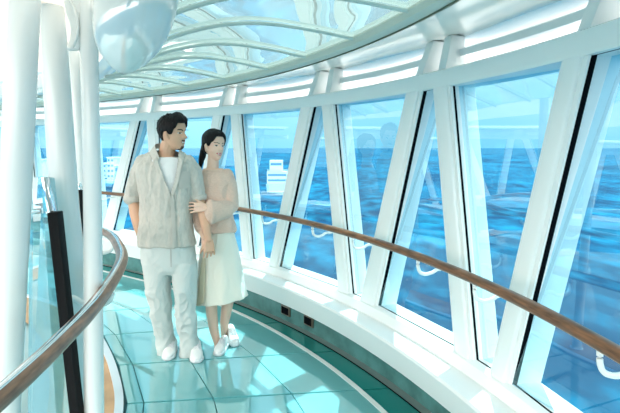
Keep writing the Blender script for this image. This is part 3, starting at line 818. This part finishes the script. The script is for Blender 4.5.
def shoe(heel, toe, w, h, parent, lace=True, lift=0.0):
    """white sneaker from heel to toe (points on the floor)"""
    d = toe - heel; L = d.length; d.normalize(); s = Vector((-d.y, d.x, 0)) if abs(d.z) < .9 else Vector((1, 0, 0)); s.normalize(); up = s.cross(d) * -1
    if up.z < 0: up = -up
    prof = [(.0, .30, .62, .60), (.06, .62, .90, .95), (.18, .74, 1.0, 1.0), (.32, .76, .98, .95), (.45, .78, .80, .72), (.58, .88, .66, .56), (.72, 1.0, .55, .46), (.85, .95, .47, .40), (.95, .66, .36, .30), (1.0, .30, .22, .2)]
    bm = bmesh.new()
    add_tube(bm, [(heel + d*L*t + up*(.022 + h*hh*.46 - .005), w/2*ww*.92, h*hh*.50) for t, ww, hh, _ in prof], n=20, hint=s, power=2.4, axis=d, cap=False)
    me = evald(bm, [('SUBSURF', dict(levels=1, render_levels=1))]); up_o = mobj('shoe', me, M_shoe, parent, True, 180)
    bm = bmesh.new()
    add_tube(bm, [(heel + d*L*(t*1.03 - .015) + up*.013, w/2*ww*1.03, .013) for t, ww, _, _ in prof], n=20, hint=s, power=4, axis=d, cap=False)
    mobj('sole', evald(bm, [('SUBSURF', dict(levels=1, render_levels=1))]), M_sole, up_o, True, 50)
    if lace:
        bm = bmesh.new()
        for t, hh in ((.42, .86), (.49, .77), (.56, .70), (.63, .64)):
            c = heel + d*L*t + up*(.020 + h*hh*.93)
            wire(bm, [c - s*w*.26 - up*.012, c + up*.005, c + s*w*.26 - up*.012 + d*.012], .0042, n=8, m=4, hint=d)
        obj('laces', bm, M_lace, up_o)
    return up_o

# ---------------- man
D = 3.87; k = D / F
hM = head_frame((173.3, 133.0), D - .01, .252, math.radians(71), math.radians(2), math.radians(0))
sk = [
    [(P(165.5, 160, D + .02), .064, .062), (P(167, 151, D + .012), .060, .060), (P(169.5, 142, D), .058, .062), (P(171, 134, D), .055, .06)],
    H_(rings([(158, 146, 187, .07, 0), (170, 139, 190, .09, 0), (195, 143, 189, .095, 0), (225, 145, 187, .085, 0), (250, 144, 192, .095, 0), (262, 146, 194, .09, 0)], D)),
    # his right arm, hand in the pocket
    [(P(142, 163, D), .045, .045), (P(137, 180, D), .044, .044), (P(133.3, 200, D + .03), .042, .040), (P(135, 212, D + .02), .043, .040), (P(138, 226, D), .036, .033), (P(141.5, 239, D - .02), .028, .025)],
    # his left arm
    [(P(188, 163, D), .045, .045), (P(194.5, 180, D + .01), .038, .038), (P(198.8, 197, D + .018), .034, .034), (P(203, 212, D - .03), .040, .040), (P(206.2, 228, D - .07), .034, .032), (P(208.6, 240, D - .08), .026, .023)],
    # legs
    [(P(157, 256, D), .085, .085), (P(160, 284, D - .01), .07, .07), (P(163, 303, D - .01), .05, .05), (P(165, 330, D + .01), .045, .05), (P(166, 352, D + .05), .034, .04)],
    [(P(183, 256, D), .085, .085), (P(185, 284, D - .02), .07, .07), (P(186, 303, D - .03), .05, .05), (P(187, 330, D - .02), .045, .05), (P(190, 352, D + .02), .034, .04)],
]
sk += hand(P(141.5, 239, D - .02), Vector((.25, -.05, -1)), Vector((-.9, -.4, 0)), Vector((.2, -1, 0)), .17, (.25, .25, .3, .3), tout=.4)
lw = P(208.6, 240, D - .08)                     # left wrist, hand hangs down and holds hers
sk += hand(lw, Vector((.10, -.10, -1)), Vector((.35, -.9, .1)), Vector((-.9, -.25, 0)), .165, (.55, .6, .62, .6), tcurl=.3, tout=.5)
man = body('person', sk, hM, .0042, [M_skin, M_lip, M_brow, M_eye, M_iris, M_beard, M_teeth], True)
tag(man, 'man in open sand linen shirt, white tee and off-white trousers, hand in pocket', 'person')

def hair_shell(name, M, fn, parent, fem=0, n=120, mz=70, tufts=None):
    """closed shell: outside at head + fn(th, z), under the skin where fn is negative"""
    bm = bmesh.new(); rows = []
    zs = [.03 + (.24 - .03) * math.sin(math.pi / 2 * i / mz) for i in range(mz + 1)]
    for z in zs[:-1]:
        rows.append([bm.verts.new(M @ (head_pt(2*math.pi*k/n, z, fn(2*math.pi*k/n, z), fem) + Vector((0, 0, max(0, fn(2*math.pi*k/n, z)) * max(0, (z - .13) / .11) ** 1.2)))) for k in range(n)])
    top = bm.verts.new(M @ Vector((0, 0, .24 + max(0, fn(math.pi, .24)))))
    for r, q in zip(rows, rows[1:]):
        for k in range(n): bm.faces.new((r[k], r[(k+1) % n], q[(k+1) % n], q[k]))
    for k in range(n): bm.faces.new((top, rows[-1][k], rows[-1][(k+1) % n]))
    bm.faces.new(rows[0][::-1])
    if tufts:
        for base, tip, r in tufts:
            add_tube(bm, [(M @ base, r, r), (M @ (base.lerp(tip, .55) + Vector((0, 0, .003))), r*.8, r*.8), (M @ tip, r*.15, r*.15)], n=6, cap=False)
    return obj(name, bm, M_hairc, parent, True, 180)
def ssm(a, b, x): t = min(1, max(0, (x - a) / (b - a))); return t*t*(3 - 2*t)
def man_hair(th, z):
    a = abs((th + math.pi) % (2*math.pi) - math.pi)          # 0 front, pi back
    line = .188 if a < .55 else .188 - (.188 - .150) * ssm(.55, .95, a)
    if a > .95: line = .150 - (.150 - .108) * ssm(.95, 1.25, a)
    if a > 1.45: line = .108 + .022 * ssm(1.45, 1.6, a) - .075 * ssm(1.75, 2.2, a)
    side = .006 + .010 * ssm(.09, .16, z)
    topv = .016 + .012 * ssm(1.3, .2, a) + .004 * noise.noise(Vector((math.sin(th)*6, math.cos(th)*6, z*40)))
    t = side + (topv - side) * ssm(.155, .20, z) + .0035 * noise.noise(Vector((math.sin(th)*14, math.cos(th)*14, z*60)))
    return -.012 + (t + .012) * ssm(line - .004, line + .008, z)
tf = []
for i in range(150):
    th = random.uniform(-math.pi, math.pi); z = random.uniform(.175, .236); t = man_hair(th, z)
    if t < .008: continue
    b = head_pt(th, z, t * .7) + Vector((0, 0, t * max(0, (z - .13) / .11) ** 1.2 * .8)); a = abs(th)
    out = Vector((math.sin(th) * .3, .65 if a < 1.2 else math.cos(th) * .4, .9)).normalized()
    tf.append((b, b + (out + Vector((random.uniform(-.4, .4), random.uniform(-.3, .3), 0))) * random.uniform(.008, .017), random.uniform(.003, .006)))
hair_shell('hair', hM, man_hair, man, tufts=tf)

torso = rings([(151.5, 157, 176, .055, .02), (154, 148, 184, .07, .015), (158, 139, 190, .09, .01), (165, 135.5, 193.5, .112, .0), (176, 137, 193.5, .125, -.005), (190, 139.5, 192.5, .125, -.005), (205, 140.5, 191.5, .120, 0), (220, 140.5, 191.5, .118, 0), (234, 139.5, 193.5, .120, 0), (245, 139.5, 196, .126, 0)], D)
shirt = garment('shirt', [H_(torso),
    [(P(144, 162, D), .058, .06), (P(139, 172, D), .060, .062), (P(135.3, 184, D + .01), .056, .058), (P(132.8, 196, D + .025), .053, .056), (P(132.6, 199, D + .03), .053, .056)],
    [(P(186, 162, D), .058, .06), (P(192.5, 172, D), .060, .062), (P(196, 184, D + .01), .056, .058), (P(198.7, 196, D + .02), .052, .054), (P(199.2, 199, D + .02), .052, .054)]],
    .007, M_linen, man, [folds(11, 11, 3.2, .013, 3), folds(24, 24, 7, .006, 9), folds(16, 16, 30, .0018, 1)], it=6)
# open front: cut the V so the tee shows
bm = bmesh.new(); bm.from_mesh(shirt.data)
V_ = [(156, 146), (178, 146), (179, 156), (177.5, 168), (174, 184), (170.5, 194), (166, 184), (160.5, 169), (156.3, 157)]
def inpoly(x, y, q):
    c = False
    for (a, b), (d, e) in zip(q, q[1:] + q[:1]):
        if (b > y) != (e > y) and x < (d - a) * (y - b) / (e - b) + a: c = not c
    return c
kill = [f for f in bm.faces if f.normal.y < .15 and inpoly(*proj(f.calc_center_median()), V_) or f.calc_center_median().z > P(0, 150.5, D).z]
bmesh.ops.delete(bm, geom=kill, context='FACES'); bm.to_mesh(shirt.data); bm.free()
tee = garment('t_shirt', [H_(rings([(157, 158.5, 179, .076, -.008), (157.8, 151, 184, .084, .0), (158, 145, 187, .088, .006), (166, 141, 189, .104, 0), (176, 142, 189, .113, -.004), (200, 144, 188, .11, 0), (230, 144, 188, .10, 0)], D))], .006, M_tee, man, [folds(10, 10, 6, .004, 2)])
bv = bvh_of(shirt)
# placket, pocket, collar, cuffs, buttons
drape('placket', bv, [(168.6, 191), (170.3, 205), (171.3, 225), (172.2, 246.5)], [(173.2, 191), (174.6, 205), (175.6, 225), (176.6, 247)], D, .008, M_linen2, shirt, th=.006)
drape('pocket', bv, [(177.5, 171.5), (177.8, 180), (178.8, 189)], [(189, 171.5), (189.6, 180), (190, 188)], D, .006, M_linen2, shirt, th=.005)
for y in (203, 214, 225, 236):
    x = 172.0 + (y - 203) * .05; h, nn, i, dd_ = bv.ray_cast(Vector((0, 0, EY)), (P(x, y, D) - Vector((0, 0, EY))).normalized())
    if h:
        bm = bmesh.new(); add_tube(bm, [(h - Vector((0, .006, 0)), .006, .006), (h - Vector((0, .0095, 0)), .006, .006)], n=14, cap=False, hint=Vector((1, 0, 0))); obj('button', bm, M_btn, shirt)
def strip(name, A, B, material, parent, th=.004, m=6):
    bm = bmesh.new(); a, b = spline(A, m), spline(B, m); n = 4
    rows = [[bm.verts.new(Vector(p).lerp(Vector(q), j / n)) for j in range(n + 1)] for p, q in zip(a, b)]
    for r, q in zip(rows, rows[1:]):
        for j in range(n): bm.faces.new((r[j], r[j+1], q[j+1], q[j]))
    return mobj(name, evald(bm, [('SOLIDIFY', dict(thickness=th, offset=0)), ('SUBSURF', dict(levels=1, render_levels=1))]), material, parent, True, 60)
strip('collar', [P(169, 143.2, D+.085), P(160, 143.2, D+.06), P(155.2, 144.5, D+.0), P(156.3, 150, D-.065), P(159.5, 157.5, D-.10)],
               [P(169, 148.5, D+.10), P(157, 149, D+.075), P(150.3, 151, D-.0), P(151.3, 157, D-.075), P(155.2, 165, D-.118)], M_linen, shirt)
strip('collar', [P(167, 143.2, D+.085), P(174, 144, D+.06), P(178.2, 147.5, D+.0), P(178.8, 152, D-.065), P(178.2, 158, D-.10)],
               [P(167, 148.5, D+.10), P(178, 149.5, D+.075), P(183.4, 152.5, D-.0), P(184.5, 158, D-.075), P(183.2, 166, D-.118)], M_linen, shirt)
strip('lapel', [P(156.5, 156, D-.10), P(160.3, 168, D-.122), P(165.8, 183, D-.131), P(170.2, 194, D-.131)], [P(152.8, 161, D-.112), P(157.2, 172, D-.126), P(163.4, 186, D-.132), P(168.6, 197, D-.130)], M_linen, shirt)
strip('lapel', [P(179, 157, D-.10), P(177.5, 168, D-.122), P(174.2, 183, D-.131), P(171, 194, D-.131)], [P(182.6, 160, D-.112), P(181, 171, D-.126), P(177.6, 185, D-.132), P(173.5, 196, D-.130)], M_linen, shirt)
for q in ([(133.0, 194, .022), (132.6, 200.8, .03)], [(198.6, 194.5, .02), (199.3, 200.5, .02)]):
    (x0, y0, s0), (x1, y1, s1) = q; bm = bmesh.new(); a, b = P(x0, y0, D + s0), P(x1, y1, D + s1)
    add_tube(bm, [(a, .056, .059), (a.lerp(b, .12), .0605, .0635), (a.lerp(b, .88), .0605, .0635), (b, .055, .058)], n=28, cap=False)
    me = evald(bm, [('SUBSURF', dict(levels=1, render_levels=1))]); displace(me, folds(20, 20, 20, .002, 4)); mobj('cuff', me, M_linen, shirt, True, 180)
trs = garment('trousers', [
    H_(rings([(240, 143, 193, .108, 0), (250, 141, 195, .118, 0), (260, 142, 196.5, .12, 0), (268, 143, 196.5, .112, 0), (273, 145, 196, .09, 0)], D)),
    H_(rings([(262, 143, 170, .108, 0), (275, 144.8, 169.8, .108, -.005), (290, 147, 169.8, .098, -.01), (305, 150.3, 170.4, .082, -.01), (320, 153.6, 171.3, .074, 0), (335, 156.5, 172.4, .070, .02), (347, 158.3, 173.3, .072, .035), (354, 159, 173.8, .075, .04)], D)),
    H_(rings([(262, 170.5, 197, .108, 0), (275, 172.8, 197, .108, -.01), (290, 174.6, 196.2, .098, -.02), (305, 176, 196, .082, -.03), (320, 177.2, 196.2, .074, -.03), (335, 178.6, 197, .070, -.01), (347, 179.8, 198.5, .074, .0), (354.5, 180.2, 199.5, .078, .0)], D))],
    .007, M_trous, man, [lambda p: (folds(13, 13, 7, .017, 7)(p) * (1 if p.z < .5 else .4)), folds(26, 26, 14, .003, 2)], it=5)
tb = bvh_of(trs)
drape('fly', tb, [(170, 249), (170.3, 258), (170.8, 267)], [(171.3, 249), (171.6, 258), (171.6, 267)], D, .001, mat('seam_grey', (.45, .46, .44), .9), trs, n=2)
shoe(Vector((-1.045, 4.00, 0)), Vector((-1.030, 3.745, 0)), .098, .085, man)
shoe(Vector((-.865, 3.955, 0)), Vector((-.805, 3.70, 0)), .102, .088, man)

# ---------------- woman
E_ = 4.02; k2 = E_ / F
hW = head_frame((214.2, 145.8), E_, .226, math.radians(46), math.radians(-3), math.radians(0))
lh = P(205.5, 207.5, E_ - .215)                # her left wrist in front of his arm
rw = P(204.6, 238.5, D - .04)                   # her right wrist
sk = [
    [(P(212, 172, E_ + .01), .05, .05), (P(213, 165, E_ + .005), .046, .046), (P(213.5, 155, E_), .043, .045), (P(213.5, 149, E_), .043, .045)],
    H_(rings([(168.5, 204, 223, .045, 0), (172, 200, 228, .06, 0), (185, 201, 228, .075, 0), (205, 204, 227, .075, 0), (228, 205, 232, .075, 0), (246, 203, 233, .085, 0)], E_)),
    [(P(228, 176, E_), .038, .038), (P(231, 190, E_), .034, .034), (P(231.5, 206, E_ - .03), .032, .032), (P(220, 208, E_ - .14), .030, .030), (lh, .024, .020)],
    [(P(201, 176, E_), .038, .038), (P(198, 192, E_ + .02), .034, .034), (P(195.5, 207, E_ - .05), .032, .032), (P(199.5, 224, D + .05), .028, .028), (rw, .022, .020)],
    [(P(212, 250, E_), .08, .08), (P(211.5, 280, E_ - .03), .062, .062), (P(211, 300, E_ - .05), .047, .047), (P(211.8, 314, E_ - .03), .043, .046), (P(214, 330, E_ - .0), .036, .039), (P(217.5, 344, E_ + .0), .025, .028), (P(217.5, 350, E_ - .03), .025, .03)],
    [(P(225, 250, E_), .08, .08), (P(228, 280, E_ + .02), .062, .062), (P(228.5, 298, E_ + .04), .047, .047), (P(226.5, 310, E_ + .06), .043, .046), (P(224.5, 322, E_ + .09), .036, .038), (P(224, 334, E_ + .14), .025, .028), (P(226, 340, E_ + .12), .025, .03)],
]
sk += hand(lh, Vector((-1, -.10, .02)), Vector((.0, -1, .25)), Vector((0, 0, 1)), .155, (.40, .45, .5, .5), tcurl=.2, tout=.55)
sk += hand(rw, Vector((.18, -.22, -1)), Vector((-.5, -.8, .1)), Vector((.8, -.4, 0)), .150, (.5, .55, .6, .6), tcurl=.3, tout=.5)
wom = body('person', sk, hW, .0040, [M_skin2, M_lip2, M_brow, M_eye, M_iris, M_beard, M_teeth], False)
tag(wom, 'woman with black ponytail in blush sweater and cream skirt, holding the man\'s arm', 'person')
def wom_hair(th, z):
    a = abs((th + math.pi) % (2*math.pi) - math.pi)
    line = .192 - .045 * ssm(.35, .9, a) - .035 * ssm(.9, 1.3, a)
    if a > 1.4: line = .112 + .02 * ssm(1.4, 1.55, a) - .085 * ssm(1.7, 2.3, a)
    t = .010 + .006 * ssm(.15, .2, z) + .006 * ssm(1.8, 2.6, a) + .0012 * math.sin(th * 34 + z * 60)
    if a < .25: t -= .004 * (1 - a / .25)
    return -.012 + (t + .012) * ssm(line - .004, line + .006, z)
hw = hair_shell('hair', hW, wom_hair, wom, fem=1)
bm = bmesh.new()
add_tube(bm, [(P(205, 145, E_ + .055), .022, .026), (P(203.3, 150, E_ + .085), .024, .028), (P(202.3, 156, E_ + .085), .026, .028), (P(201.2, 161, E_ + .075), .022, .024), (P(200.3, 167, E_ + .065), .012, .014)], n=18)
for i in range(14):
    a = random.uniform(0, 6.28); r = .018
    wire(bm, [P(203.3, 150, E_ + .085) + Vector((math.cos(a)*r, math.sin(a)*r, 0)), P(202.3, 157, E_ + .085) + Vector((math.cos(a)*r*1.25, math.sin(a)*r*1.3, 0)), P(200.0 + random.uniform(-1, 1), 167.5, E_ + .065)], .005, n=6, m=4)
pt = obj('ponytail', bm, M_hairc, hw, True, 180)
bm = bmesh.new(); add_tube(bm, [(P(204.6, 146.6, E_ + .062), .027, .030), (P(204.1, 148, E_ + .07), .027, .030)], n=18); obj('hair_tie', bm, M_brow, hw)

sw = garment('sweater', [
    H_(rings([(170.2, 203.5, 222.5, .055, .0), (171.6, 199.5, 227.5, .068, .0), (174, 197.5, 230, .080, 0), (182, 197.5, 231, .100, 0), (195, 199, 230, .110, -.005), (210, 201, 231, .112, -.005), (222, 202.5, 234, .115, 0), (231, 202.5, 236.3, .120, 0)], E_)),
    [(P(225.5, 174.5, E_), .050, .055), (P(229, 184, E_), .055, .06), (P(230.5, 196, E_ - .01), .056, .062), (P(230, 205.5, E_ - .04), .060, .060), (P(225.5, 209.5, E_ - .10), .058, .066), (P(217, 211.3, E_ - .16), .052, .076), (P(210, 212.0, E_ - .195), .048, .088)],
    [(P(202, 175, E_), .050, .055), (P(199, 188, E_ + .02), .052, .055), (P(195.5, 205, E_ - .03), .046, .048), (P(197, 216, D + .07), .042, .044), (P(201, 229, D + .02), .034, .038)]],
    .0065, M_knit, wom, [folds(10, 10, 7, .008, 12), folds(26, 26, 16, .003, 5)], it=6)
# the wide sleeve end is open: hollow cuff band
bm = bmesh.new(); c = P(209.6, 212.0, E_ - .197); ax = (P(205, 212.3, E_ - .22) - c).normalized()
add_tube(bm, [(c - ax*.03, .052, .091), (c - ax*.02, .055, .094), (c + ax*.008, .055, .094), (c + ax*.010, .051, .090)], n=30, cap=False)
mobj('sleeve_hem', evald(bm, [('SUBSURF', dict(levels=1, render_levels=1))]), M_knit, sw, True, 180)
sb = bvh_of(sw)
drape('hem_band', sb, [(206, 227.5), (214, 228.6), (225, 229), (235.6, 228.6)], [(206, 231), (214, 232.2), (225, 232.6), (235.8, 232.2)], E_, .004, M_knit, sw)
drape('neck_band', sb, [(203.5, 168.6), (208, 170.6), (214, 171.4), (219.5, 170.2), (223, 168.6)], [(202.8, 169.8), (208, 172.4), (214, 173.2), (219.8, 171.9), (224, 169.8)], E_, .003, M_knit, sw)

# skirt: flaring, with soft pleats
bm = bmesh.new(); rows = []
sk_r = [(228, 206, 233.5, .095), (236, 203.5, 235, .105), (246, 200.5, 237, .115), (260, 198.8, 239.3, .125), (275, 198, 242, .135), (290, 197, 245, .145), (299, 196.5, 247.3, .15)]
n = 72
for y, a, b, ry in [tuple(v) for v in spline(sk_r, 4)]:
    c = P((a + b) / 2, y, E_); rx = (b - a) / 2 * k2; t = (y - 228) / 71; row = []
    for j in range(n):
        th = 2 * math.pi * j / n; pl = 1 + t * (.035 * math.sin(th * 9 + 1) + .035 * math.sin(th * 5 + 2 + t))
        q = c + Vector((rx * math.cos(th) * pl, ry * math.sin(th) * pl, 0))
        q.z += t * ((.030 * math.cos(th)) - .022 * math.sin(th) * -1 * .3)
        row.append(bm.verts.new(q))
    rows.append(row)
for r, q in zip(rows, rows[1:]):
    for j in range(n): bm.faces.new((r[j], r[(j+1) % n], q[(j+1) % n], q[j]))
me = evald(bm, [('SOLIDIFY', dict(thickness=.004, offset=-1)), ('SUBSURF', dict(levels=1, render_levels=1))])
displace(me, folds(9, 9, 4, .007, 21))
skirt = mobj('skirt', me, M_skirt, wom, True, 180)
bm = bmesh.new(); A = [P(202, 258, E_ - .09), P(199.5, 275, E_ - .10), P(198, 290, E_ - .10), P(196.5, 306, E_ - .09)]; B = [P(205.5, 258, E_ - .115), P(205.3, 275, E_ - .128), P(204.8, 290, E_ - .138), P(204, 303.5, E_ - .142)]
strip('side_flap', A, B, mat('satin_shade', (.66, .57, .42), .6), skirt); bm.free()
shoe(Vector((-.655, 4.045, .0)), Vector((-.682, 3.825, .0)), .088, .082, wom)
shoe(Vector((-.655, 4.235, .03)), Vector((-.575, 4.005, .0)), .088, .082, wom)
